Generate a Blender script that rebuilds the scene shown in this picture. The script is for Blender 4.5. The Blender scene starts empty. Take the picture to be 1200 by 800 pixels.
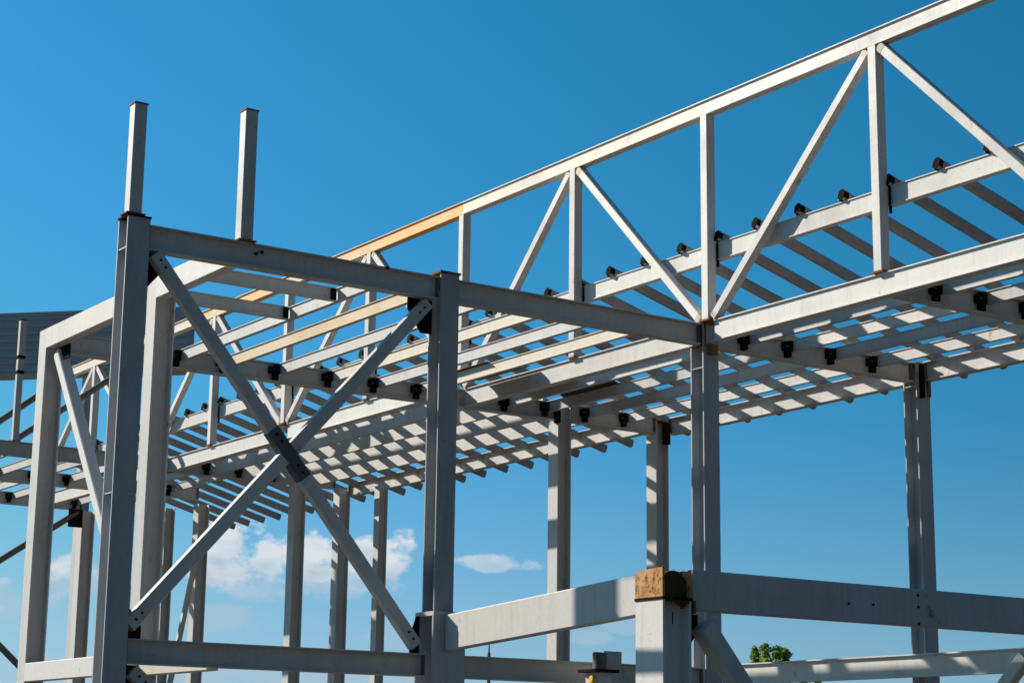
import bpy, bmesh, math, random
from mathutils import Vector, Matrix
R = math.radians
rnd = random.Random(7)
S = bpy.context.scene
COL = S.collection

# ------------------------------------------------------------------ camera
cam = bpy.data.objects.new('camera', bpy.data.cameras.new('camera'))
COL.objects.link(cam)
fwd = Vector((0.55019, 0.80654, 0.21636)); rgt = Vector((0.82438, -0.56589, 0.01255))
upv = rgt.cross(fwd).normalized(); rgt = fwd.cross(upv).normalized(); fwd.normalize()
M3 = Matrix((rgt, upv, -fwd)).transposed()
cam.matrix_world = Matrix.Translation((0, 0, 1.65)) @ M3.to_4x4()
cam.data.sensor_fit = 'HORIZONTAL'; cam.data.sensor_width = 36.0
cam.data.lens = 67.873
cam.data.clip_start = 0.1; cam.data.clip_end = 6000
S.camera = cam

# ------------------------------------------------------------------ light
SUN = Vector((-1.0, 1.95, 1.27)).normalized()       # direction towards the sun
ELEV = math.asin(SUN.z)
sun = bpy.data.objects.new('sun', bpy.data.lights.new('sun', 'SUN'))
COL.objects.link(sun)
sun.data.energy = 5.0; sun.data.angle = R(0.5); sun.data.color = (1.0, 0.915, 0.80)
sun.rotation_euler = SUN.to_track_quat('Z', 'Y').to_euler()

W = bpy.data.worlds.new('World'); S.world = W; W.use_nodes = True
nt = W.node_tree; N = nt.nodes; L = nt.links
for n in list(N): N.remove(n)
def wn(t, **k):
    n = N.new(t)
    for a, b in k.items(): setattr(n, a, b)
    return n
def wmath(op, a, b=None, c=None, clamp=False):
    n = wn('ShaderNodeMath', operation=op, use_clamp=clamp)
    for i, v in enumerate((a, b, c)):
        if v is None: continue
        if isinstance(v, (int, float)): n.inputs[i].default_value = v
        else: L.new(v, n.inputs[i])
    return n.outputs[0]
out = wn('ShaderNodeOutputWorld'); bg = wn('ShaderNodeBackground'); L.new(bg.outputs[0], out.inputs[0])
SKY_STRENGTH = 0.07
bg.inputs[1].default_value = SKY_STRENGTH
sky = wn('ShaderNodeTexSky', sky_type='NISHITA'); sky.sun_disc = False
sky.sun_elevation = ELEV; sky.sun_rotation = math.atan2(SUN.x, SUN.y)
sky.altitude = 100; sky.air_density = 1.0; sky.dust_density = 0.4; sky.ozone_density = 3.0
# deepen the blue of the clear sky, channel by channel
tc = wn('ShaderNodeTexCoord')
sd = wn('ShaderNodeVectorMath', operation='DOT_PRODUCT'); sd.inputs[1].default_value = Vector((SUN.x, SUN.y, 0)).normalized()
L.new(tc.outputs['Generated'], sd.inputs[0])
glow = wmath('MAXIMUM', wmath('MULTIPLY_ADD', sd.outputs['Value'], 0.70, 0.73), 0.36)      # sky paler towards the sun
sp = wn('ShaderNodeSeparateColor'); L.new(sky.outputs[0], sp.inputs[0])
hs = wn('ShaderNodeCombineColor')
for i, (gain, gam) in enumerate(((0.66, 1.7), (0.525, 0.72), (0.785, 0.76))):
    v = wmath('POWER', wmath('MULTIPLY', sp.outputs[i], SKY_STRENGTH), gam)
    v = wmath('MULTIPLY', v, glow)
    L.new(wmath('MINIMUM', wmath('MULTIPLY', v, gain / SKY_STRENGTH), 0.50 / SKY_STRENGTH), hs.inputs[i])
nz = wn('ShaderNodeTexNoise'); nz.inputs['Scale'].default_value = 48; nz.inputs['Detail'].default_value = 10; nz.inputs['Roughness'].default_value = 0.62
mp = wn('ShaderNodeMapping'); mp.inputs['Scale'].default_value = (1, 1, 1.5)
L.new(tc.outputs['Generated'], mp.inputs[0]); L.new(mp.outputs[0], nz.inputs['Vector'])
nzf = wmath('SUBTRACT', nz.outputs[0], 0.5)
# low cumulus: (direction, half width, height up, height down, density)
CLOUDS = [((.437, .893, .1010), .020, .026, .016, .95), ((.450, .886, .0985), .022, .017, .014, .9),
          ((.474, .875, .1010), .022, .018, .012, .95), ((.503, .858, .1035), .020, .019, .013, .95),
          ((.486, .868, .093), .040, .008, .010, .6), ((.452, .886, .091), .030, .008, .010, .6),
          ((.556, .824, .1030), .024, .0060, .004, .6), ((.367, .926, .088), .026, .014, .012, .85),
          ((.330, .940, .080), .022, .011, .012, .6),
          ((.438, .896, .071), .020, .010, .008, .55), ((.596, .800, .0665), .015, .005, .004, .55),
          ((.610, .789, .072), .013, .006, .005, .5), ((.516, .854, .066), .020, .008, .007, .5),
          ((.480, .875, .046), .070, .012, .02, .6), ((.640, .767, .071), .008, .005, .004, .5),
          ((.40, .914, .046), .06, .010, .02, .5)]
mask = None; lit = None
for (c, a, bu, bd, dn) in CLOUDS:
    c = Vector(c).normalized(); r_ = c.cross(Vector((0, 0, 1))).normalized(); u_ = r_.cross(c).normalized()
    def dot(v):
        n = wn('ShaderNodeVectorMath', operation='DOT_PRODUCT'); n.inputs[1].default_value = v
        L.new(tc.outputs['Generated'], n.inputs[0]); return n.outputs['Value']
    s = wmath('DIVIDE', dot(r_), a); t = dot(u_)
    tt = wmath('ADD', wmath('DIVIDE', wmath('MAXIMUM', t, 0.0), bu), wmath('DIVIDE', wmath('MAXIMUM', wmath('MULTIPLY', t, -1.0), 0.0), bd))
    d2 = wmath('ADD', wmath('MULTIPLY', s, s), wmath('MULTIPLY', tt, tt))
    m = wmath('ADD', wmath('SUBTRACT', 1.0, d2), wmath('MULTIPLY', nzf, 4.2))
    m = wmath('MULTIPLY', wmath('MULTIPLY', m, 1.6, clamp=True), dn)
    front = wmath('GREATER_THAN', dot(c), 0.3); m = wmath('MULTIPLY', m, front)
    mask = m if mask is None else wmath('MAXIMUM', mask, m)
# thin haze low over the horizon
sep = wn('ShaderNodeSeparateXYZ'); L.new(tc.outputs['Generated'], sep.inputs[0])
nz2 = wn('ShaderNodeTexNoise'); nz2.inputs['Scale'].default_value = 60; nz2.inputs['Detail'].default_value = 6
mp2 = wn('ShaderNodeMapping'); mp2.inputs['Location'].default_value = (.02, .03, -.35); mp2.inputs['Scale'].default_value = (1, 1, 2)
L.new(tc.outputs['Generated'], mp2.inputs[0]); L.new(mp2.outputs[0], nz2.inputs['Vector'])
ccol = wn('ShaderNodeMix', data_type='RGBA')
L.new(wmath('ADD', wmath('MULTIPLY_ADD', nz2.outputs[0], 2.2, -0.95), wmath('MULTIPLY', wmath('SUBTRACT', sep.outputs[2], .085), 30.0), clamp=True), ccol.inputs[0])
ccol.inputs[6].default_value = (4.3, 5.3, 6.3, 1); ccol.inputs[7].default_value = (8.2, 8.1, 8.1, 1)
hz = wmath('SUBTRACT', 1.0, wmath('MULTIPLY', sep.outputs[2], 5.2), clamp=True)
hz = wmath('MULTIPLY', wmath('MULTIPLY', hz, hz), wmath('MULTIPLY_ADD', sd.outputs['Value'], 0.9, 0.45, clamp=True))
pale = wn('ShaderNodeMix', data_type='RGBA'); L.new(hz, pale.inputs[0]); L.new(hs.outputs[0], pale.inputs[6]); pale.inputs[7].default_value = (3.7, 5.5, 7.0, 1)
mx = wn('ShaderNodeMix', data_type='RGBA')
L.new(wmath('MULTIPLY', mask, 0.84, clamp=True), mx.inputs[0]); L.new(pale.outputs[2], mx.inputs[6]); L.new(ccol.outputs[2], mx.inputs[7])
L.new(mx.outputs[2], bg.inputs[0])

S.view_settings.view_transform = 'Standard'; S.view_settings.look = 'None'
S.view_settings.exposure = 0.54; S.view_settings.gamma = 1.0; S.view_settings.use_curve_mapping = False

# ------------------------------------------------------------------ materials
def mat(name, col, col2=None, rust=0.0, rough=0.5, metal=0.0, rustcol=(0.16, 0.062, 0.022), scale=1.0, bump=0.15, streak=0.4, vary=0.15, spec=0.3):
    m = bpy.data.materials.new(name); m.use_nodes = True
    t = m.node_tree; n = t.nodes; l = t.links; b = n['Principled BSDF']
    col2 = col2 or tuple(c * 0.8 for c in col)
    tcd = n.new('ShaderNodeTexCoord'); oi = n.new('ShaderNodeObjectInfo')
    add = n.new('ShaderNodeVectorMath'); add.operation = 'ADD'
    sc = n.new('ShaderNodeVectorMath'); sc.operation = 'SCALE'; sc.inputs['Scale'].default_value = 37.0
    cb = n.new('ShaderNodeCombineXYZ')
    for i in range(3): l.new(oi.outputs['Random'], cb.inputs[i])
    l.new(cb.outputs[0], sc.inputs[0]); l.new(tcd.outputs['Object'], add.inputs[0]); l.new(sc.outputs[0], add.inputs[1])
    def noise(s, d, r=0.6, vec=None):
        x = n.new('ShaderNodeTexNoise'); x.inputs['Scale'].default_value = s * scale; x.inputs['Detail'].default_value = d; x.inputs['Roughness'].default_value = r
        l.new(vec or add.outputs[0], x.inputs['Vector']); return x.outputs[0]
    def ramp(v, a, b_):
        x = n.new('ShaderNodeMapRange'); x.inputs[1].default_value = a; x.inputs[2].default_value = b_; l.new(v, x.inputs[0]); x.clamp = True; return x.outputs[0]
    def mix(f, a, b_):
        x = n.new('ShaderNodeMix'); x.data_type = 'RGBA'
        l.new(f, x.inputs[0])
        for s, v in ((6, a), (7, b_)):
            if isinstance(v, tuple): x.inputs[s].default_value = (*v, 1)
            else: l.new(v, x.inputs[s])
        return x.outputs[2]
    mpx = n.new('ShaderNodeMapping'); mpx.inputs['Scale'].default_value = (9, 9, 0.9); l.new(add.outputs[0], mpx.inputs[0])
    big = ramp(noise(1.3, 5), 0.35, 0.72)
    strk = ramp(noise(1.6, 4, 0.6, mpx.outputs[0]), 0.5, 0.8)
    fine = ramp(noise(28, 3), 0.4, 0.75)
    c = mix(big, col, col2)
    if streak:
        k = n.new('ShaderNodeMath'); k.operation = 'MULTIPLY'; k.inputs[1].default_value = streak; l.new(strk, k.inputs[0])
        c = mix(k.outputs[0], c, tuple(x * 0.62 for x in col2))
    k = n.new('ShaderNodeMath'); k.operation = 'MULTIPLY'; k.inputs[1].default_value = 0.16; l.new(fine, k.inputs[0])
    c = mix(k.outputs[0], c, tuple(x * 0.5 for x in col2))
    sk = n.new('ShaderNodeMath'); sk.operation = 'MULTIPLY'; sk.inputs[1].default_value = 0.38; l.new(ramp(noise(11, 2.5, 0.5), 0.70, 0.75), sk.inputs[0])
    c = mix(sk.outputs[0], c, (0.17, 0.14, 0.115))
    if rust:
        rm = ramp(noise(3.1, 8, 0.68), 0.78 - 0.30 * rust, 0.86 - 0.22 * rust)
        c = mix(rm, c, mix(noise(22, 4), tuple(x * 0.45 for x in rustcol), tuple(min(1, x * 1.9) for x in rustcol)))
    h = n.new('ShaderNodeHueSaturation'); l.new(c, h.inputs['Color'])
    v = n.new('ShaderNodeMapRange'); v.inputs[3].default_value = 1 - vary; v.inputs[4].default_value = 1 + vary * 0.4; l.new(oi.outputs['Random'], v.inputs[0]); l.new(v.outputs[0], h.inputs['Value'])
    l.new(h.outputs[0], b.inputs['Base Color'])
    rr = n.new('ShaderNodeMapRange'); rr.inputs[3].default_value = rough - 0.1; rr.inputs[4].default_value = rough + 0.18; l.new(big, rr.inputs[0]); l.new(rr.outputs[0], b.inputs['Roughness'])
    b.inputs['Metallic'].default_value = metal
    b.inputs['Specular IOR Level'].default_value = spec
    if bump:
        bp = n.new('ShaderNodeBump'); bp.inputs['Strength'].default_value = bump; bp.inputs['Distance'].default_value = 0.01
        l.new(noise(9, 6), bp.inputs['Height']); l.new(bp.outputs[0], b.inputs['Normal'])
    return m

M = {
    'paint': mat('grey_white_paint', (0.58, 0.57, 0.555), (0.50, 0.49, 0.475), rust=0.52),
    'column_paint': mat('column_paint', (0.55, 0.545, 0.535), (0.47, 0.465, 0.46), rust=0.42),
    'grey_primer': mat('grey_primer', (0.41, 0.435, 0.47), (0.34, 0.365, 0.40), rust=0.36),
    'cream': mat('cream_primer', (0.66, 0.59, 0.47), (0.61, 0.57, 0.50), rust=0.34),
    'white': mat('white_paint', (0.67, 0.65, 0.62), (0.60, 0.58, 0.55), rust=0.40),
    'orange': mat('orange_primer', (0.80, 0.35, 0.045), (0.80, 0.42, 0.09), rust=0.3),
    'tan': mat('tan_primer', (0.60, 0.46, 0.27), (0.58, 0.52, 0.41), rust=0.3),
    'dark': mat('dark_grey_primer', (0.17, 0.155, 0.14), (0.12, 0.11, 0.10), rust=0.45),
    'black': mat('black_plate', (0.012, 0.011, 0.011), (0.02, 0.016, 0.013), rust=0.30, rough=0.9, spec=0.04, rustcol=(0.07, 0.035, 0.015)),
    'rust': mat('rusty_steel', (0.34, 0.15, 0.045), (0.13, 0.055, 0.022), rust=0.7, rough=0.85, scale=2.6, bump=0.6, rustcol=(0.05, 0.022, 0.012)),
    'rust_orange': mat('bright_rust', (0.52, 0.20, 0.04), (0.72, 0.47, 0.24), rust=0.92, rough=0.9, scale=5.0, bump=0.3, spec=0.1, rustcol=(0.04, 0.02, 0.012), streak=0.3),
    'deck': mat('brown_deck', (0.10, 0.075, 0.055), (0.065, 0.05, 0.04), rust=0.5, rough=0.8),
    'cladding': mat('grey_cladding', (0.47, 0.475, 0.48), (0.43, 0.435, 0.44), rust=0.0, streak=0.2),
    'yellow': mat('yellow_plastic', (0.85, 0.42, 0.02), (0.80, 0.36, 0.02)),
    'bark': mat('bark', (0.10, 0.07, 0.045), (0.06, 0.045, 0.03), bump=0.8, rough=0.9),
    'soil': mat('dry_soil', (0.085, 0.072, 0.052), (0.065, 0.058, 0.043), rough=0.95, scale=0.3, bump=0.6, streak=0),
}
def leaf_mat():
    m = bpy.data.materials.new('leaves'); m.use_nodes = True; n = m.node_tree.nodes; l = m.node_tree.links; b = n['Principled BSDF']
    x = n.new('ShaderNodeTexNoise'); x.inputs['Scale'].default_value = 2.5
    tcx = n.new('ShaderNodeTexCoord'); l.new(tcx.outputs['Object'], x.inputs['Vector'])
    r = n.new('ShaderNodeValToRGB'); r.color_ramp.elements[0].color = (.09, .17, .018, 1); r.color_ramp.elements[1].color = (.32, .42, .05, 1)
    r.color_ramp.elements[0].position = .35; r.color_ramp.elements[1].position = .65
    l.new(x.outputs[0], r.inputs[0]); l.new(r.outputs[0], b.inputs['Base Color']); b.inputs['Roughness'].default_value = .5
    tr = n.new('ShaderNodeBsdfTranslucent'); l.new(r.outputs[0], tr.inputs[0]); mxs = n.new('ShaderNodeMixShader'); mxs.inputs[0].default_value = .5
    l.new(b.outputs[0], mxs.inputs[1]); l.new(tr.outputs[0], mxs.inputs[2]); l.new(mxs.outputs[0], n['Material Output'].inputs[0])
    return m
M['leaf'] = leaf_mat()
def faded_primer(name, base, y_a, y_b):
    """cream chord with a worn stretch of orange primer that fades along the bar"""
    m = M['cream'].copy(); m.name = name; n = m.node_tree.nodes; l = m.node_tree.links; b = n['Principled BSDF']
    src = b.inputs['Base Color'].links[0].from_socket
    tcx = n.new('ShaderNodeTexCoord'); sx = n.new('ShaderNodeSeparateXYZ'); l.new(tcx.outputs['Object'], sx.inputs[0])
    mp_ = n.new('ShaderNodeMapping'); mp_.inputs['Scale'].default_value = (4, 1.2, 4); l.new(tcx.outputs['Object'], mp_.inputs[0])
    nz_ = n.new('ShaderNodeTexNoise'); nz_.inputs['Scale'].default_value = 1.6; nz_.inputs['Detail'].default_value = 8; nz_.inputs['Roughness'].default_value = .7; l.new(mp_.outputs[0], nz_.inputs['Vector'])
    mr = n.new('ShaderNodeMapRange'); mr.inputs[1].default_value = y_a; mr.inputs[2].default_value = y_b; mr.inputs[3].default_value = 1; mr.inputs[4].default_value = 0; l.new(sx.outputs[1], mr.inputs[0])
    ad = n.new('ShaderNodeMath'); ad.operation = 'MULTIPLY_ADD'; ad.inputs[1].default_value = 2.6; ad.inputs[2].default_value = -1.3; l.new(nz_.outputs[0], ad.inputs[0])
    sm = n.new('ShaderNodeMath'); sm.operation = 'ADD'; sm.use_clamp = True; l.new(mr.outputs[0], sm.inputs[0]); l.new(ad.outputs[0], sm.inputs[1])
    mxx = n.new('ShaderNodeMix'); mxx.data_type = 'RGBA'; l.new(sm.outputs[0], mxx.inputs[0]); l.new(src, mxx.inputs[6]); mxx.inputs[7].default_value = (*base, 1)
    l.new(mxx.outputs[2], b.inputs['Base Color']); return m
M['orange'] = faded_primer('faded_orange_primer', (0.78, 0.36, 0.06), 1.2, 4.4)
M['tan_fade'] = faded_primer('faded_tan_primer', (0.70, 0.42, 0.13), 1.0, 4.0)

# ------------------------------------------------------------------ geometry helpers
Z = Vector((0, 0, 1))
def rect(w, h, c=0.006):
    a, b = w / 2, h / 2
    return [(-a + c, -b), (a - c, -b), (a, -b + c), (a, b - c), (a - c, b), (-a + c, b), (-a, b - c), (-a, -b + c)]
def isec(w, h, tf=0.013, tw=0.009):
    a, b, k = w / 2, h / 2, tw / 2
    return [(-a, -b), (a, -b), (a, -b + tf), (k, -b + tf), (k, b - tf), (a, b - tf), (a, b), (-a, b), (-a, b - tf), (-k, b - tf), (-k, -b + tf), (-a, -b + tf)]
def chan(w, h, t=0.007, side=1):           # C section, open to +side, short lips
    a, b, q = w / 2, h / 2, 0.018
    p = [(-a, -b), (a, -b), (a, -b + q), (a - t, -b + q), (a - t, -b + t), (-a + t, -b + t), (-a + t, b - t), (a - t, b - t), (a - t, b - q), (a, b - q), (a, b), (-a, b)]
    return p if side > 0 else [(-x, y) for x, y in reversed(p)]
def ext(bm, prof, p0, p1, up=Z, off=Vector()):
    p0, p1 = Vector(p0) - off, Vector(p1) - off
    d = (p1 - p0).normalized()
    s = d.cross(up)
    if s.length < 1e-4: s = Vector((1, 0, 0))
    s.normalize(); t = s.cross(d).normalized()
    A = [bm.verts.new(p0 + s * x + t * y) for x, y in prof]
    B = [bm.verts.new(p1 + s * x + t * y) for x, y in prof]
    k = len(prof)
    for i in range(k):
        bm.faces.new((A[i], A[(i + 1) % k], B[(i + 1) % k], B[i]))
    bm.faces.new(list(reversed(A))); bm.faces.new(B)
def box(bm, lo, hi, off=Vector(), c=0.0):
    lo, hi = Vector(lo) - off, Vector(hi) - off
    v = [bm.verts.new((x, y, z)) for z in (lo.z, hi.z) for y in (lo.y, hi.y) for x in (lo.x, hi.x)]
    for f in ((0, 2, 3, 1), (4, 5, 7, 6), (0, 1, 5, 4), (2, 6, 7, 3), (0, 4, 6, 2), (1, 3, 7, 5)):
        bm.faces.new([v[i] for i in f])
def cyl(bm, p0, p1, r, off=Vector(), n=14, r1=None):
    r1 = r if r1 is None else r1
    p0, p1 = Vector(p0) - off, Vector(p1) - off
    d = (p1 - p0).normalized(); a = d.orthogonal().normalized(); b = d.cross(a)
    A = [bm.verts.new(p0 + (a * math.cos(6.28318 * i / n) + b * math.sin(6.28318 * i / n)) * r) for i in range(n)]
    B = [bm.verts.new(p1 + (a * math.cos(6.28318 * i / n) + b * math.sin(6.28318 * i / n)) * r1) for i in range(n)]
    for i in range(n): bm.faces.new((A[i], A[(i + 1) % n], B[(i + 1) % n], B[i]))
    bm.faces.new(list(reversed(A))); bm.faces.new(B)
def obj(name, fill, m, loc=Vector(), parent=None, bevel=0.0):
    me = bpy.data.meshes.new(name); bm = bmesh.new(); fill(bm, Vector(loc))
    bmesh.ops.recalc_face_normals(bm, faces=bm.faces); bm.to_mesh(me); bm.free()
    me.materials.append(m)
    o = bpy.data.objects.new(name, me); COL.objects.link(o)
    if parent is None: o.location = loc
    else: o.parent = parent
    if bevel:
        b = o.modifiers.new('bevel', 'BEVEL'); b.width = bevel; b.segments = 2; b.limit_method = 'ANGLE'
    return o
def tag(o, label, cat, group=None, kind=None):
    o['label'] = label; o['category'] = cat
    if group: o['group'] = group
    o['kind'] = kind or 'thing'
    return o
def thing(name, label, cat, loc, group=None):
    o = bpy.data.objects.new(name, None); COL.objects.link(o); o.location = loc; o.empty_display_size = 0.2
    return tag(o, label, cat, group)
def member(name, prof, p0, p1, m, parent, up=Z):
    return obj(name, lambda bm, off: ext(bm, prof, p0, p1, up, off), m, parent.location if parent else Vector(p0), parent)
def plate(name, lo, hi, m, parent, bevel=0.0):
    return obj(name, lambda bm, off: box(bm, lo, hi, off), m, parent.location, parent, bevel)
def bolts(parent, pts, axis, m=None, r=0.014, ln=0.016):
    for p in pts:
        p = Vector(p)
        obj('bolt', lambda bm, off: cyl(bm, p, p + Vector(axis) * ln, r, off, 6), m or M['black'], parent.location, parent)

# ------------------------------------------------------------------ ground
def ground_fill(bm, off):
    n = 24; s = 3000.0
    g = [[bm.verts.new((-s + 2 * s * i / n, -s + 2 * s * j / n, 0)) for j in range(n + 1)] for i in range(n + 1)]
    for i in range(n):
        for j in range(n): bm.faces.new((g[i][j], g[i + 1][j], g[i + 1][j + 1], g[i][j + 1]))
g = obj('ground', ground_fill, M['soil']); g['kind'] = 'structure'; g['label'] = 'bare dry soil under the steel frame'

# ------------------------------------------------------------------ columns
T = 6.5; D = 0.235
HC = isec(0.22, 0.22, 0.016, 0.011)
GC = 'upright columns of the steel frame'
def column(x, y, z1, label, rot=False, size=0.22, z0=0.0, cap=None, m=None, stiff=()):
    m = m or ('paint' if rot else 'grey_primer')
    t = thing('steel_column', label, 'column', (x, y, z0), GC)
    up = Vector((1, 0, 0)) if rot else Vector((0, 1, 0))
    member('shaft', isec(size, size, 0.016, 0.011), (x, y, z0), (x, y, z1), M[m], t, up)
    plate('base_plate', (x - .2, y - .2, z0 + .002), (x + .2, y + .2, z0 + .03), M['rust'], t)
    if cap: plate('cap_plate', (x - .118, y - .118, z1), (x + .118, y + .118, z1 + .018), M[cap], t)
    for zs in stiff:
        for s in (-1, 1):
            a, b = (y + .012 * s, y + .094 * s) if rot else (y - .093, y + .093)
            c, d = (x - .093, x + .093) if rot else (x + .007 * s, x + .104 * s)
            plate('stiffener', (min(c, d), min(a, b), zs), (max(c, d), max(a, b), zs + .012), M[m], t)
    return t
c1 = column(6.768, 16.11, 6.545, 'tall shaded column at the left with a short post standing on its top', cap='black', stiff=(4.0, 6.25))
plate('angle_cleat', (6.785, 15.975, 3.99), (6.87, 15.999, 4.01), M['column_paint'], c1)

c2 = thing('steel_column', 'middle column in two thicknesses, its lower part wider, right end of the big cross brace', 'column', (10.15, 16.11, 0), GC)
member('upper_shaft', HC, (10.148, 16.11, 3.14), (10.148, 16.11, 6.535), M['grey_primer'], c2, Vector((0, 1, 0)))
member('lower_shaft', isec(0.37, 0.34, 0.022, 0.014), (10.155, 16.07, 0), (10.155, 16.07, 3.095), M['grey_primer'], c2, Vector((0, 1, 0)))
plate('splice_plate', (9.975, 15.905, 3.097), (10.335, 16.24, 3.138), M['column_paint'], c2)
plate('cap_plate', (10.02, 15.98, 6.537), (10.268, 16.24, 6.556), M['rust'], c2)
plate('base_plate', (9.85, 15.8, .002), (10.45, 16.4, .03), M['rust'], c2)

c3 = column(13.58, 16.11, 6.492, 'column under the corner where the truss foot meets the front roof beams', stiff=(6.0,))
plate('joint_plate', (13.49, 15.985, 6.24), (13.50, 16.2, 6.49), M['rust'], c3)
plate('cap_plate', (13.49, 15.985, 6.494), (13.70, 16.24, 6.515), M['rust'], c3)
plate('seat_angle', (13.52, 15.93, 6.15), (13.62, 15.998, 6.262), M['rust'], c3)
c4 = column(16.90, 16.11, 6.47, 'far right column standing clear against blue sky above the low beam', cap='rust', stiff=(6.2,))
plate('joint_plate', (16.83, 15.93, 6.05), (16.86, 15.998, 6.46), M['black'], c4)
plate('splice_cover', (16.96, 15.975, 6.08), (17.008, 15.999, 6.40), M['rust'], c4)

column(7.845, 17.865, 6.5, 'sunlit column close behind the tall left column', rot=True)
column(7.845, 20.87, 6.5, 'leftmost column, sunlit on its narrow left side, where a white eaves beam ends', rot=True)
c6 = column(15.11, 20.97, 6.50, 'rear column with white stripes of sun, behind the long white low beam', rot=True)
plate('joint_plate', (14.96, 20.80, 6.22), (15.0, 20.9, 6.48), M['black'], c6)
c7 = column(16.80, 20.97, 6.44, 'rear column banded with sun, rising behind the rusty topped pier', rot=True, cap='rust')
plate('joint_plate', (16.80, 20.80, 6.12), (16.90, 20.858, 6.42), M['black'], c7)
column(15.67, 29.5, 6.45, 'far column with a sun dappled left side, left of two others beyond the cross brace', rot=True)
column(16.83, 30.0, 6.50, 'far dark column in the middle of three seen through the big cross brace', rot=True)
column(16.76, 28.5, 6.38, 'thinnest far column, just left of the middle column in front', rot=True, size=.17)
column(15.52, 33.0, 6.42, 'far column with a thin leaning brace beside it, left of the cloud', rot=True)
column(14.85, 33.0, 6.30, 'narrow far column half hidden behind the sunlit left columns', rot=True, size=.19)
column(14.42, 35.9, 6.50, 'far column between the leftmost column and the tall left column', rot=True, size=.26)

# ------------------------------------------------------------------ beams
GB = 'main beams of the steel frame'
def beam(p0, p1, label, m='paint', prof=None, ends=True, name='steel_beam', group=GB):
    p0, p1 = Vector(p0), Vector(p1)
    t = thing(name, label, 'beam', tuple(p0), group)
    member('web_and_flanges', prof or isec(0.13, D), p0, p1, M[m], t)
    if ends:
        d = (p1 - p0).normalized(); s = Vector((abs(d.y), abs(d.x), 0)) * 0.055
        for e, sg in ((p0, 1), (p1, -1)):
            a = e - s - Z * (D / 2 - .016); b = e + s + Z * (D / 2 - .016) + d * sg * .012
            lo = Vector([min(a[i], b[i]) for i in range(3)]); hi = Vector([max(a[i], b[i]) for i in range(3)])
            plate('end_plate', lo, hi, M['dark'], t)
    return t
zc = T - D / 2
b1 = beam((6.885, 16.09, zc), (10.035, 16.09, zc), 'shaded front roof beam from the tall left column to the middle column')
bolts(b1, [(8.06, 16.081, 6.44), (8.00, 16.081, 6.415), (9.42, 16.03, 6.492)], (0, -1, 0), r=.018)
b2 = beam((10.262, 16.09, zc), (13.46, 16.09, zc), 'shaded front roof beam from the middle column to the foot of the truss')
b3 = beam((13.70, 16.11, zc - .01), (16.785, 16.11, zc - .01), 'dark cross beam with black clips running from the truss foot to the far right column')
zl = 2.625; LP = isec(0.13, 0.22)
beam((6.885, 16.09, zl), (9.968, 16.09, zl), 'low shaded beam under the big cross brace', prof=LP)
beam((10.345, 16.09, zl), (13.46, 16.09, zl), 'low shaded beam passing behind the short stub posts', prof=LP)
zr = 20.92
beam((7.96, zr, zc), (14.995, zr, zc), 'long shaded beam behind the front bay that carries the left ends of the sunlit joists')
beam((15.22, zr, zc), (16.69, zr, zc), 'short shaded beam joining the two sun banded rear columns')
beam((13.62, 13.2, zc), (16.84, 13.2, zc), 'dark cross beam at the right edge, under the sunlit bottom chord')
for yb, x0, x1, lb in ((30.06, 8.0, 16.7, 'far cross beam behind the sun striped beams, with a thin capped post on it'),
                       (32.95, 8.0, 15.4, 'farther cross beam, the middle one of three seen at the left edge'),
                       (35.85, 8.0, 14.28, 'farthest cross beam, lowest of three seen at the left edge')):
    beam((x0, yb, 6.73 - D / 2), (x1, yb, 6.73 - D / 2), lb)
# eaves beam on the left and its low twin
WB = rect(0.12, D)
beam((7.79, 16.18, zc), (7.79, 17.745, zc), 'white box beam meeting the back of the front roof beam, sunlit', m='white', prof=WB, ends=False)
beam((7.79, 17.985, zc), (7.79, 20.75, zc), 'white sunlit box beam rising from the leftmost column', m='white', prof=WB, ends=False)
beam((7.79, 17.985, zl), (7.79, 20.75, zl), 'low white box beam at the foot of the leftmost column', m='white', prof=rect(.12, .2), ends=False)
beam((7.79, 16.18, zl - .03), (7.79, 17.745, zl - .03), 'low cream beam glimpsed under the low shaded beam', m='cream', prof=rect(.12, .2), ends=False)
beam((16.95, 10.6, zc), (16.95, 15.98, zc), 'edge beam at the lower right under the purlin tips')
beam((16.95, 16.24, zc), (16.95, 20.84, zc), 'edge beam with sun patches between the two right hand columns')
beam((16.95, 21.1, zc + .1), (16.95, 29.9, zc + .1), 'far edge beam under the rearmost purlin tips')

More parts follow.
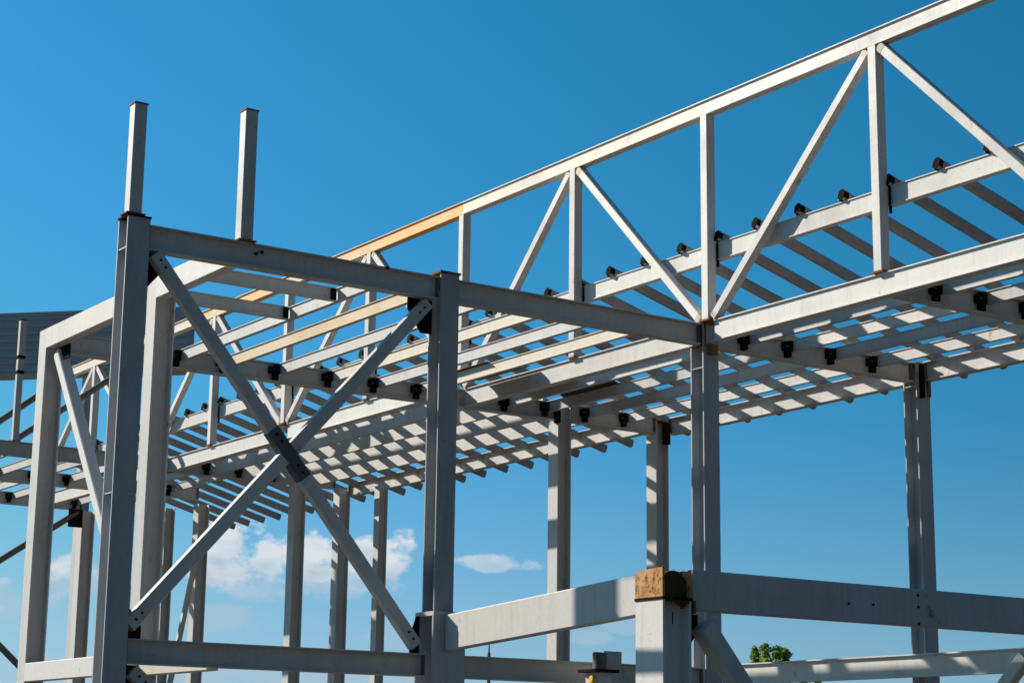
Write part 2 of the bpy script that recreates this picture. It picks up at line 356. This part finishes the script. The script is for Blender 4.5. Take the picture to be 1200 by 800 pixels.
# front low bay: big pier, white beam, shaded beam
pier = thing('steel_pier', 'thick sunlit pier with a burnt rusty top', 'column', (10.13, 12.575, 0))
member('shaft', isec(0.36, 0.30, 0.022, 0.30 * .5), (10.13, 12.575, 0), (10.13, 12.575, 3.04), M['white'], pier, Vector((1, 0, 0)))
def rusty_cap(bm, off):
    box(bm, (9.976, 12.39, 3.042), (9.998, 12.76, 3.285), off)
    v = [bm.verts.new(Vector(p) - off) for p in ((9.972, 12.39, 3.285), (9.972, 12.47, 3.292), (9.972, 12.58, 3.278), (9.972, 12.66, 3.29), (9.972, 12.72, 3.27), (9.972, 12.765, 3.22),
                                                (9.972, 12.765, 3.05), (9.972, 12.6, 3.035), (9.972, 12.39, 3.05))]
    bm.faces.new(v); bmesh.ops.solidify(bm, geom=bm.faces[:], thickness=0.0) if False else None
def jag(bm, off, x0, x1, ys, zs, zb):
    n = len(ys)
    f = [bm.verts.new(Vector((x0, y, z)) - off) for y, z in zip(ys, zs)] ; b = [bm.verts.new(Vector((x1, y, z)) - off) for y, z in zip(ys, zs)]
    fb = [bm.verts.new(Vector((x0, y, z)) - off) for y, z in zip(ys, zb)]; bb = [bm.verts.new(Vector((x1, y, z)) - off) for y, z in zip(ys, zb)]
    for i in range(n - 1):
        bm.faces.new((f[i], f[i + 1], b[i + 1], b[i])); bm.faces.new((fb[i + 1], fb[i], bb[i], bb[i + 1]))
        bm.faces.new((fb[i], fb[i + 1], f[i + 1], f[i])); bm.faces.new((bb[i + 1], bb[i], b[i], b[i + 1]))
    bm.faces.new((fb[0], f[0], b[0], bb[0])); bm.faces.new((f[-1], fb[-1], bb[-1], b[-1]))
ys = [12.394, 12.43, 12.48, 12.53, 12.575, 12.61, 12.65, 12.70, 12.735, 12.758]
obj('burnt_flange', lambda bm, off: jag(bm, off, 9.977, 10.0, ys, [3.292, 3.29, 3.291, 3.286, 3.288, 3.281, 3.275, 3.284, 3.265, 3.235], [3.042] * 10), M['rust_orange'], pier.location, pier)
obj('burnt_flange', lambda bm, off: jag(bm, off, 10.262, 10.284, ys, [3.285, 3.27, 3.281, 3.278, 3.288, 3.28, 3.27, 3.27, 3.25, 3.23], [3.042] * 10), M['rust_orange'], pier.location, pier)
def web_fill(bm, off):
    prof = [(10.002, 3.22), (10.04, 3.25), (10.08, 3.268), (10.13, 3.275), (10.17, 3.262), (10.21, 3.235), (10.26, 3.19), (10.26, 3.042), (10.002, 3.042)]
    a = [bm.verts.new(Vector((x, 12.43, z)) - off) for x, z in prof]; b = [bm.verts.new(Vector((x, 12.70, z)) - off) for x, z in prof]
    n = len(prof)
    for i in range(n): bm.faces.new((a[i], a[(i + 1) % n], b[(i + 1) % n], b[i]))
    bm.faces.new(a); bm.faces.new(list(reversed(b)))
M['dark_rust'] = mat('dark_rust', (0.12, 0.055, 0.024), (0.06, 0.03, 0.016), rust=0.5, rough=0.9, scale=3, bump=0.6, rustcol=(0.2, 0.09, 0.03))
obj('burnt_web', web_fill, M['dark_rust'], pier.location, pier)
plate('cut_plate', (9.972, 12.384, 3.03), (10.288, 12.762, 3.052), M['black'], pier)
def drip(bm, off):
    for i in range(12):
        x = 10.02 + .02 * i; h = .02 + .05 * math.exp(-((x - 10.17) / .05) ** 2) + rnd.random() * .012
        box(bm, (x, 12.3915, 3.034 - h), (x + .0195, 12.3935, 3.036), off)
obj('rust_run', drip, M['dark_rust'], pier.location, pier)
plate('lifting_slot', (10.075, 12.3925, 2.83), (10.087, 12.3945, 2.93), M['black'], pier)
wl = thing('steel_beam', 'long white sunlit low beam rising to the rusty topped pier', 'beam', (10.12, 15.9, 2.93), GB)
member('box_section', rect(0.10, 0.345, .012), (10.15, 15.895, 2.933), (10.15, 12.762, 3.108), M['white'], wl)
nb = thing('steel_beam', 'deep shaded beam running right from the rusty topped pier', 'beam', (10.37, 12.53, 3.13), GB)
member('box_section', rect(0.10, 0.34, .012), (10.37, 12.53, 3.132), (18.0, 12.53, 3.14), M['column_paint'], nb)
bolts(nb, [(13.02, 12.48, 3.245), (13.02, 12.48, 3.14), (13.02, 12.48, 2.99), (12.45, 12.48, 3.13), (12.15, 12.48, 3.12)], (0, -1, 0), r=.013, ln=.01)
plate('end_weld', (10.345, 12.44, 2.93), (10.369, 12.60, 3.04), M['rust'], nb)
gb = thing('diagonal_brace', 'short diagonal brace dropping right from below the rusty topped pier', 'brace', (10.42, 12.52, 2.9), 'diagonal braces of the frame')
member('bar', rect(0.15, 0.18, .012), (10.50, 12.52, 2.845), (11.70, 12.52, 1.45), M['column_paint'], gb, Vector((0, 1, 0)))
def tri(pts, y0, y1):
    def f(bm, off):
        a = [bm.verts.new(Vector((x, y0, z)) - off) for x, z in pts]; b = [bm.verts.new(Vector((x, y1, z)) - off) for x, z in pts]
        n = len(pts)
        for i in range(n): bm.faces.new((a[i], a[(i + 1) % n], b[(i + 1) % n], b[i]))
        bm.faces.new(a); bm.faces.new(list(reversed(b)))
    return f
obj('gusset_plate', tri([(10.286, 2.94), (10.52, 2.94), (10.52, 2.80), (10.36, 2.58), (10.286, 2.52)], 12.60, 12.62), M['black'], gb.location, gb)
lr = beam((16.64, 21.0, 2.885), (16.64, 9.5, 2.885), 'low beam at the bottom right with shadow patches, in front of leaves', m='white', prof=isec(0.12, 0.26, .016, .05), ends=False)
beam((16.95, 15.7, 2.52), (16.95, 14.45, 2.52), 'short tan beam just showing under the low beam at the bottom right', m='tan', prof=rect(.12, .22), ends=False)
rb = thing('diagonal_brace', 'white diagonal brace at the bottom right corner under the low beam', 'brace', (16.56, 14.35, 2.9), 'diagonal braces of the frame')
member('bar', rect(0.14, 0.14, .012), (16.50, 14.25, 2.92), (16.50, 16.0, 1.2), M['white'], rb)

# ------------------------------------------------------------------ cross bracing
def xbrace(t, a0, a1, b0, b1, y, w=0.125, sleeve=True):
    """two crossing bars in a plane y = const"""
    member('bar', rect(0.10, w, .008), (a0[0], y, a0[1]), (a1[0], y, a1[1]), M['column_paint'], t)
    d1 = Vector((a1[0] - a0[0], 0, a1[1] - a0[1])); d2 = Vector((b1[0] - b0[0], 0, b1[1] - b0[1]))
    den = d1.x * d2.z - d1.z * d2.x
    k = ((b0[0] - a0[0]) * d2.z - (b0[1] - a0[1]) * d2.x) / den
    X = Vector((a0[0], y, a0[1])) + d1 * k; u = d2.normalized(); v = d1.normalized()
    gap = 0.072
    member('bar', rect(0.10, w, .008), (b0[0], y, b0[1]), X - u * gap, M['column_paint'], t)
    member('bar', rect(0.10, w, .008), X + u * gap, (b1[0], y, b1[1]), M['column_paint'], t)
    if sleeve:
        member('joint_sleeve', rect(0.112, w + .010, .006), X - v * .28, X + v * .28, M['dark_sleeve'], t)
        bolts(t, [X + v * q + Vector((0, -.056, 0)) for q in (-.22, -.14, .14, .22)], (0, -1, 0), r=.013, ln=.012)
    for e, dd in ((Vector((a0[0], y, a0[1])), v), (Vector((a1[0], y, a1[1])), -v), (Vector((b0[0], y, b0[1])), u), (Vector((b1[0], y, b1[1])), -u)):
        bolts(t, [e + dd * q + Vector((0, -.05, 0)) for q in (.08, .16)], (0, -1, 0), r=.012, ln=.012)
M['dark_sleeve'] = mat('dark_sleeve', (0.11, 0.12, 0.135), (0.085, 0.09, 0.10), rust=0.2)
xb = thing('cross_brace', 'big X of two diagonal bars with a dark joint sleeve at the crossing', 'brace', (8.4, 16.1, 4.55))
xbrace(xb, (6.965, 6.245), (9.885, 2.81), (9.93, 6.215), (6.91, 2.845), 16.09)
for pts in ([(6.885, 6.262), (7.09, 6.262), (7.09, 6.12), (6.95, 5.95), (6.885, 5.95)], [(6.885, 2.738), (7.06, 2.738), (7.06, 2.85), (6.95, 3.0), (6.885, 3.0)],
            [(10.03, 6.262), (9.74, 6.262), (9.74, 6.15), (9.9, 5.92), (10.03, 5.92)], [(9.965, 2.738), (9.86, 2.738), (9.86, 2.9), (9.93, 3.1), (9.965, 3.1)]):
    obj('gusset_plate', tri(pts, 16.142, 16.155), M['black'], xb.location, xb)
xb2 = thing('cross_brace', 'top corner of a lower X brace, beside the foot of the tall left column', 'brace', (8.4, 16.1, 1.3))
xbrace(xb2, (6.96, 2.46), (9.9, 0.15), (9.93, 2.4), (6.96, 0.15), 16.09)
obj('gusset_plate', tri([(6.885, 2.512), (7.06, 2.512), (7.06, 2.42), (6.95, 2.25), (6.885, 2.25)], 16.142, 16.155), M['black'], xb2.location, xb2)
sb = thing('diagonal_brace', 'white diagonal brace in the side bay beside the leftmost column', 'brace', (7.85, 20.7, 6.2), 'diagonal braces of the frame')
member('bar', rect(0.13, 0.13, .01), (7.86, 20.62, 6.2), (7.86, 18.02, 2.80), M['white'], sb)
plate('gusset_plate', (7.84, 20.3, 6.1), (7.852, 20.735, 6.262), M['black'], sb)
fb = thing('cross_brace', 'far thin X of dark pipes beyond the leftmost column', 'brace', (13.0, 35.8, 4.9))
obj('bar', lambda bm, off: cyl(bm, (14.2, 35.8, 6.45), (10.9, 35.8, 4.15), .062, off), M['dark'], fb.location, fb)
obj('bar', lambda bm, off: cyl(bm, (10.9, 35.95, 5.55), (14.2, 35.95, 2.65), .062, off), M['dark'], fb.location, fb)
plate('gusset_plate', (14.0, 35.75, 6.15), (14.29, 35.765, 6.5), M['black'], fb)
lb = thing('diagonal_brace', 'thin leaning brace next to a far column, left of the cloud', 'brace', (15.4, 33.0, 5.7), 'diagonal braces of the frame')
member('bar', rect(0.085, 0.085), (15.44, 32.85, 5.75), (14.85, 32.85, 2.3), M['cream'], lb)
for (p, q, lab) in (((10.3, 31.5, 6.72), (11.95, 31.5, 8.06), 'upper of two dark pipes sloping up behind the leftmost column'),
                    ((10.95, 31.5, 6.74), (13.2, 31.5, 8.46), 'lower of two dark pipes sloping up behind the leftmost column')):
    o = obj('inclined_pipe', lambda bm, off: cyl(bm, p, q, .055, off), M['dark'], Vector(p)); tag(o, lab, 'pipe', 'sloping dark pipes')

# ------------------------------------------------------------------ roof trusses (sloping roof side of the frame)
XT = 13.49; ZT = 9.06
CH = isec(0.12, 0.175, .012, .082)
M['rust_light'] = mat('rust_stain', (0.50, 0.36, 0.22), (0.60, 0.52, 0.42), rust=.8, scale=3)
def truss(y0, ym, y1, zb, label, chords, first=False, bot=True):
    t = thing('roof_truss', label, 'truss', (XT, y0, zb), 'roof truss bays in one long row')
    for (a, b, mm) in chords:
        o = member('top_chord', CH, (XT, a, ZT - .0875), (XT, b, ZT - .0875), M[mm], t)
        if mm == 'orange': o['label'] = 'top chord with a worn orange primed stretch'
    member('bottom_chord', isec(0.13, D, .012, .086), (XT + .03, y0 + (.16 if y0 > 10 else 0), zb - D / 2), (XT + .03, y1 - .11, zb - D / 2), M['white'], t)
    zt = ZT - .177
    for yy in (y0, ym) + ((y1,) if first else ()):
        member('post', rect(0.12, 0.12, .008), (XT, yy, zb + .002), (XT, yy, zt), M['white'], t, Vector((0, 1, 0)))
        plate('bracket', (XT + .062, yy - .085, 7.12), (XT + .085, yy - .061, 7.44), M['black'], t)
        plate('foot_weld', (XT - .07, yy - .075, zb + .001), (XT + .07, yy + .075, zb + .022), M['rust'], t)
    for (ya, yb) in ((y0, ym), (y1, ym)):
        s = 1 if yb > ya else -1
        A = Vector((XT, ya + s * .11, zb + .03)); B = Vector((XT, yb - s * .085, zt - .02))
        member('diagonal', rect(0.10, 0.10, .007), A, B, M['white'], t)
        dv = (B - A).normalized()
        for e, dd in ((A, dv), (B, -dv)):
            member('weld_scale', rect(0.104, 0.104, .007), e + dd * .012, e + dd * (.05 + rnd.random() * .04), M['rust_light'], t)
        plate('gusset_plate', (XT - .006, min(ya + s * .06, ya + s * .16), zb + .002), (XT + .006, max(ya + s * .06, ya + s * .16), zb + .1), M['rust'], t)
        plate('gusset_plate', (XT - .006, min(yb - s * .06, yb - s * .13), zt - .1), (XT + .006, max(yb - s * .06, yb - s * .13), zt - .002), M['rust'], t)
    for (ya, yb) in ((y0, ym), (ym, y1)):
        member('mid_rail', isec(0.085, 0.20, .010, .06), (XT + .105, ya - .055, 7.30), (XT + .105, yb - .06, 7.30), M['white'], t)
truss(10.75, 13.27, 15.92, T, 'nearest truss bay, its tall post and two long diagonals at the top right', [(10.2, 15.92, 'white')])
truss(15.92, 18.42, 20.93, T, 'second truss bay, its diagonals meeting above the column at the truss foot', [(15.925, 20.93, 'cream')])
truss(20.93, 23.38, 25.87, 6.73, 'third truss bay with an orange chord, half hidden by the front roof beam', [(20.935, 25.87, 'orange')])
truss(25.87, 28.42, 30.93, 6.73, 'fourth truss bay, seen through the opening behind the front roof beam', [(25.875, 30.93, 'tan_fade')])
truss(30.93, 33.5, 36.2, 6.73, 'farthest truss bay, glimpsed between the left columns', [(30.935, 36.2, 'cream')], first=True)

# ------------------------------------------------------------------ joists
GJ = 'level roof joists'
ordw = ['first', 'second', 'third', 'fourth', 'fifth', 'sixth', 'seventh', 'eighth', 'ninth', 'tenth', 'eleventh', 'twelfth']
def joist(x, y0, y1, label, m='paint', h=0.14, z=T, clip=True, name='roof_joist'):
    t = thing(name, label, 'joist', (x, y0, z - h / 2), GJ)
    member('channel', isec(0.06, h, .008, .034), (x + .03, y0, z - h / 2 - .002), (x + .03, y1, z - h / 2 - .002), M[m], t)
    if clip:
        def f(bm, off):
            j = rnd.uniform(-.012, .012)
            box(bm, (x - .115 + j, y1 + .004, z - .135), (x - .055, y1 + .05, z - .04 + j), off)
            box(bm, (x - .074, y1 - .018, z - .21 + j), (x - .016, y1 + .05, z - .10), off)
            box(bm, (x - .058, y1 - .03, z - .145), (x - .004, y1 + .05, z - .02), off)
        obj('clip_angle', f, M['black'], t.location, t)
        bolts(t, [(x - .075, y1 + .002, z - .085)], (0, -1, 0), M['rust'], r=.012, ln=.02)
    return t
for i, (x, mm) in enumerate(((9.44, 'paint'), (10.05, 'tan'), (10.76, 'paint'), (11.50, 'cream'), (12.16, 'paint'), (12.80, 'cream'))):
    joist(x, 16.10 + .03, 20.85, ('%s joist from the left behind the front roof beam' % ordw[i]) + (', tan primed' if mm == 'tan' else ''), mm)
RX = (14.17, 14.83, 15.50, 16.17)
pos = ('nearest the truss', 'second out from the truss', 'third out from the truss', 'farthest out from the truss')
for i, x in enumerate(RX):
    joist(x, 16.15, 20.85, 'joist %s, left of the column under the truss foot' % pos[i], 'paint' if i % 2 else 'white')
    joist(x, 13.26, 16.05, 'joist %s, right of the column under the truss foot' % pos[i], 'white' if i % 2 else 'paint')
    joist(x, 10.4, 13.14, 'joist %s, running out of the picture at the right edge' % pos[i], 'paint')
    joist(x + (.05 if i == 0 else 0), 21.0, 29.99, 'joist %s, in the long sun striped far bay' % pos[i], 'white', h=.235, z=6.73)
for r_, (ya, yb, nm) in enumerate(((30.13, 32.88, 'between the first and second far cross beams'), (33.02, 35.78, 'between the second and farthest cross beams'))):
    for i, x in enumerate((9.45, 10.15, 10.85, 11.55, 12.2, 12.85, 14.17, 14.83)):
        joist(x, ya, yb, '%s small joist from the left %s' % (ordw[i], nm), 'paint', z=6.73)
for yy, lb in ((17.07, 'short dark trimmer nearest the front roof beam, left of the joists'), (18.12, 'short dark trimmer, the lower one, left of the joists')):
    t = thing('roof_trimmer', lb, 'joist', (7.86, yy, T - .07), 'short trimmers')
    member('channel', isec(.06, .14, .009, .012), (7.86, yy + .03, T - .072), (9.435, yy + .03, T - .072), M['paint'], t)
    plate('clip_angle', (9.37, yy - .015, T - .135), (9.43, yy, T - .02), M['black'], t)

# ------------------------------------------------------------------ sloping purlins
KS = 0.2746
PZ0 = 7.405
posts = [(10.75, 'the truss post outside the right edge'), (13.27, 'the tallest truss post at the right'), (15.92, 'the truss post over the corner column'), (18.42, 'the second truss post left of the tallest one'),
         (20.93, 'the truss post rising behind the middle column'), (23.38, 'the truss post under the orange chord'), (25.87, 'the truss post left of the orange chord'), (28.42, 'the truss post above the brace sleeve'),
         (30.93, 'the truss post hidden by the sunlit left column'), (33.5, 'the farthest visible truss post'), (99, '')]
cnt = {}
for i in range(-2, 37):
    y = 11.9 + .655 * i + rnd.uniform(-.012, .012)
    k = max(j for j in range(len(posts)) if posts[j][0] <= y) if y >= 10.75 else None
    if k is None: lab = 'sloping purlin outermost at the right edge of the roof'
    else:
        cnt[k] = cnt.get(k, 0) + 1
        lab = '%s sloping dark purlin left of %s' % (ordw[cnt[k] - 1], posts[k][1])
    x0 = 13.535 + rnd.uniform(-.01, .01); x1 = 17.45 + rnd.uniform(-.03, .03)
    hh = .118
    zf = lambda x: PZ0 - KS * (x - 13.55) + hh / 2 + .002
    t = thing('sloping_purlin', lab, 'purlin', (x0, y, zf(x0)), 'sloping roof purlins')
    member('channel', rect(.085, hh, .018), (x0, y, zf(x0)), (x1, y, zf(x1)), M['purlin'] if 'purlin' in M else M.setdefault('purlin', mat('purlin_primer', (0.43, 0.405, 0.38), (0.34, 0.31, 0.285), rust=.42)), t)
    member('hollow_end_shade', rect(.089, .129, .03), (x0 - .006, y, zf(x0 - .006)), (x0 + .04 + rnd.random() * .03, y, zf(x0 + .05)), M['black'], t)  # added black sleeve, its colour stands for the shade inside the open end
    plate('cleat', (XT + .08, y + .044, 7.402), (XT + .15, y + .055, 7.402 + .10), M['black'], t)

# ------------------------------------------------------------------ deck sheets left lying on the joists
def sheet(x0, x1, y0, y1, label, z=T + .006):
    def f(bm, off):
        n = int((x1 - x0) / .06); pts = []
        for i in range(n + 1):
            x = x0 + (x1 - x0) * i / n; pts.append((x, z + (.0 if i % 4 < 2 else .03)))
        a = [bm.verts.new(Vector((x, y0, zz)) - off) for x, zz in pts]; b = [bm.verts.new(Vector((x, y1, zz)) - off) for x, zz in pts]
        c = [bm.verts.new(Vector((x, y0, zz + .004)) - off) for x, zz in pts]; d = [bm.verts.new(Vector((x, y1, zz + .004)) - off) for x, zz in pts]
        for i in range(n):
            bm.faces.new((a[i], a[i + 1], b[i + 1], b[i])); bm.faces.new((c[i + 1], c[i], d[i], d[i + 1]))
            bm.faces.new((a[i + 1], a[i], c[i], c[i + 1])); bm.faces.new((b[i], b[i + 1], d[i + 1], d[i]))
        bm.faces.new((a[0], b[0], d[0], c[0])); bm.faces.new((b[-1], a[-1], c[-1], d[-1]))
    tag(obj('deck_sheet', f, M['deck'], Vector((x0, y0, z))), label, 'deck sheet', 'brown deck sheets')
sheet(12.75, 13.41, 19.25, 20.40, 'brown deck sheet lying on the joists left of the truss chord')
sheet(13.60, 15.42, 19.30, 20.50, 'brown deck sheet lying on the joists right of the truss chord')

# ------------------------------------------------------------------ parapet posts
GP = 'short posts standing above the roof beams'
for (x, y, z0, z1, w, lab) in ((6.73, 16.07, 6.57, 7.63, .125, 'short post standing on the tall left column'),
                               (7.865, 16.07, 6.503, 7.80, .13, 'short post standing on the front roof beam'),
                               (10.78, 30.06, 6.732, 8.74, .10, 'thin far post with a cap at the left edge, before the grey cladding')):
    t = thing('parapet_post', lab, 'post', (x, y, z0), GP)
    member('tube', rect(w, w, .008), (x, y, z0 + .012), (x, y, z1), M['column_paint'], t, Vector((0, 1, 0)))
    plate('cap', (x - w / 2 - .006, y - w / 2 - .006, z1), (x + w / 2 + .006, y + w / 2 + .006, z1 + .016), M['rust'] if z0 < 6.7 else M['black'], t)
    plate('foot_plate', (x - w / 2 - .03, y - w / 2 - .02, z0), (x + w / 2 + .03, y + w / 2 + .02, z0 + .012), M['rust'], t)
    if w == .10:
        for cz in (7.85, 8.1): plate('collar', (x - .06, y - .06, cz), (x + .06, y + .06, cz + .05), M['black'], t)

# ------------------------------------------------------------------ stub posts near the low beam
st = thing('stub_column', 'short grey stub of a column beside the white stand, by the low beam', 'column', (11.935, 15.72, 0))
member('shaft', isec(.215, .20, .014, .01), (11.935, 15.72, 0), (11.935, 15.72, 2.825), M['column_paint'], st, Vector((0, 1, 0)))
ps = thing('pipe_stand', 'white stand with a yellow knob and a dark pipe end on top', 'stand', (11.70, 15.55, 0))
member('post', rect(.20, .22, .03), (11.70, 15.55, 0), (11.70, 15.55, 2.60), M['white'], ps, Vector((0, 1, 0)))
plate('top_plate', (11.55, 15.40, 2.602), (11.85, 15.70, 2.632), M['black'], ps, .004)
obj('pipe_end', lambda bm, off: cyl(bm, (11.72, 15.56, 2.634), (11.72, 15.56, 2.80), .072, off, 20), M['dark'], ps.location, ps, .006)
obj('knob', lambda bm, off: cyl(bm, (11.598, 15.50, 2.53), (11.565, 15.50, 2.53), .045, off, 18, .035), M['yellow'], ps.location, ps, .008)

# ------------------------------------------------------------------ far things
# half clad hall beyond: only its raised fascia shows
def far_hall():
    a = Vector((24.05, 52.82, 0)); d = Vector((-.694, .720, 0)).normalized(); n_ = Vector((-d.y, d.x, 0))
    if n_.dot(Vector((a.x, a.y, 0))) < 0: n_ = -n_
    t = thing('cladded_hall', 'dark grey ribbed cladding high on a far hall behind the left columns', 'building', (a.x, a.y, 0))
    z0, z1, ln, dp = 13.30, 15.16, 24.0, 0.7
    def clad(bm, off):
        rows = 16
        ring = lambda p: p - off
        for i in range(rows):
            za = z0 + (z1 - z0) * i / rows; zb_ = z0 + (z1 - z0) * (i + 1) / rows
            o = .0 if i % 2 else .035
            P = [a + n_ * o, a + d * ln + n_ * o, a + d * ln + n_ * dp, a + n_ * dp]
            lo = [bm.verts.new(ring(p + Z * za)) for p in P]; hi = [bm.verts.new(ring(p + Z * (zb_ - .0005))) for p in P]
            for j in range(4): bm.faces.new((lo[j], lo[(j + 1) % 4], hi[(j + 1) % 4], hi[j]))
            bm.faces.new(lo); bm.faces.new(list(reversed(hi)))
    obj('cladding', clad, M['cladding'], t.location, t)
    obj('roof_edge', lambda bm, off: ext(bm, rect(.25, .12), a + n_ * .1 + Z * (z1 + .06), a + d * ln + n_ * .1 + Z * (z1 + .06), Z, off), M['cladding'], t.location, t)
    for s in (.12, .38, .62, .98):
        for q in (.3, dp - .3):
            p = a + d * (ln * s) + n_ * q
            if s in (.12,): p = a + d * 3.2 + n_ * q
            obj('leg', lambda bm, off: ext(bm, rect(.3, .3), p, p + Z * z0, Vector((0, 1, 0)), off), M['column_paint'], t.location, t)
far_hall()
ms = thing('lightning_mast', 'thin far mast poking above the low beam under the white beam', 'mast', (33.4, 50.0, 0))
obj('mast_tube', lambda bm, off: cyl(bm, (33.4, 50, 0), (33.4, 50, 5.15), .09, off, 8, .05), M['dark'], ms.location, ms)
obj('mast_tip', lambda bm, off: cyl(bm, (33.4, 50, 5.15), (33.4, 50, 5.6), .03, off, 8, .01), M['dark'], ms.location, ms)

def tree(x, y, top, tips, label, seed):
    r = random.Random(seed)
    t = thing('leafy_tree', label, 'tree', (x, y, 0), 'tree tops above the low beam')
    def trunk(bm, off):
        cyl(bm, (x, y, 0), (x + .1, y, top * .55), .16, off, 10, .09)
        for (dx, dy, h, w) in tips:
            cyl(bm, (x + .1 * r.random(), y, top * .45), (x + dx, y + dy, h * .93), .06, off, 7, .012)
    obj('trunk', trunk, M['bark'], t.location, t)
    def crown(bm, off):
        for (dx, dy, h, w) in tips:
            for q in range(1100):
                zz = r.random() ** .7
                rr = (w * 1.25 + .1 * r.random() ** 3) * (1 - .55 * zz ** 3) * math.sqrt(r.random()) * (0.55 + .45 * math.sin(zz * 19 + dx * 9) ** 2)
                an = r.uniform(0, 6.283)
                c = Vector((x + dx + rr * math.cos(an), y + dy + rr * math.sin(an), h - 2.6 * (1 - zz) + r.uniform(-.06, .06))) - off
                nrm = Vector((r.gauss(0, 1), r.gauss(0, 1), r.gauss(.5, 1))).normalized(); a_ = nrm.orthogonal().normalized(); b_ = nrm.cross(a_)
                ang = r.uniform(0, 6.28); a_, b_ = a_ * math.cos(ang) + b_ * math.sin(ang), b_ * math.cos(ang) - a_ * math.sin(ang)
                s = r.uniform(.035, .085)
                vs = [bm.verts.new(c + a_ * s * p + b_ * s * qq * .62) for p, qq in ((-1, 0), (-.3, 1), (1, 0), (-.3, -1))]
                bm.faces.new(vs)
    obj('crown', crown, M['leaf'], t.location, t)
tree(50.2, 55.7, 6.3, [(-.98, -.1, 6.28, .26), (-.38, 0, 6.42, .34), (.28, .1, 6.36, .36), (.68, .05, 6.3, .32), (1.6, 0, 5.86, .24), (2.3, 0, 5.55, .16)], 'green tree top poking over the low beam at the bottom right', 3)
tree(47.9, 56.6, 5.95, [(0, 0, 5.85, .42), (.35, 0, 5.6, .35)], 'small pale tree top peeping at the left end of the low beam', 5)
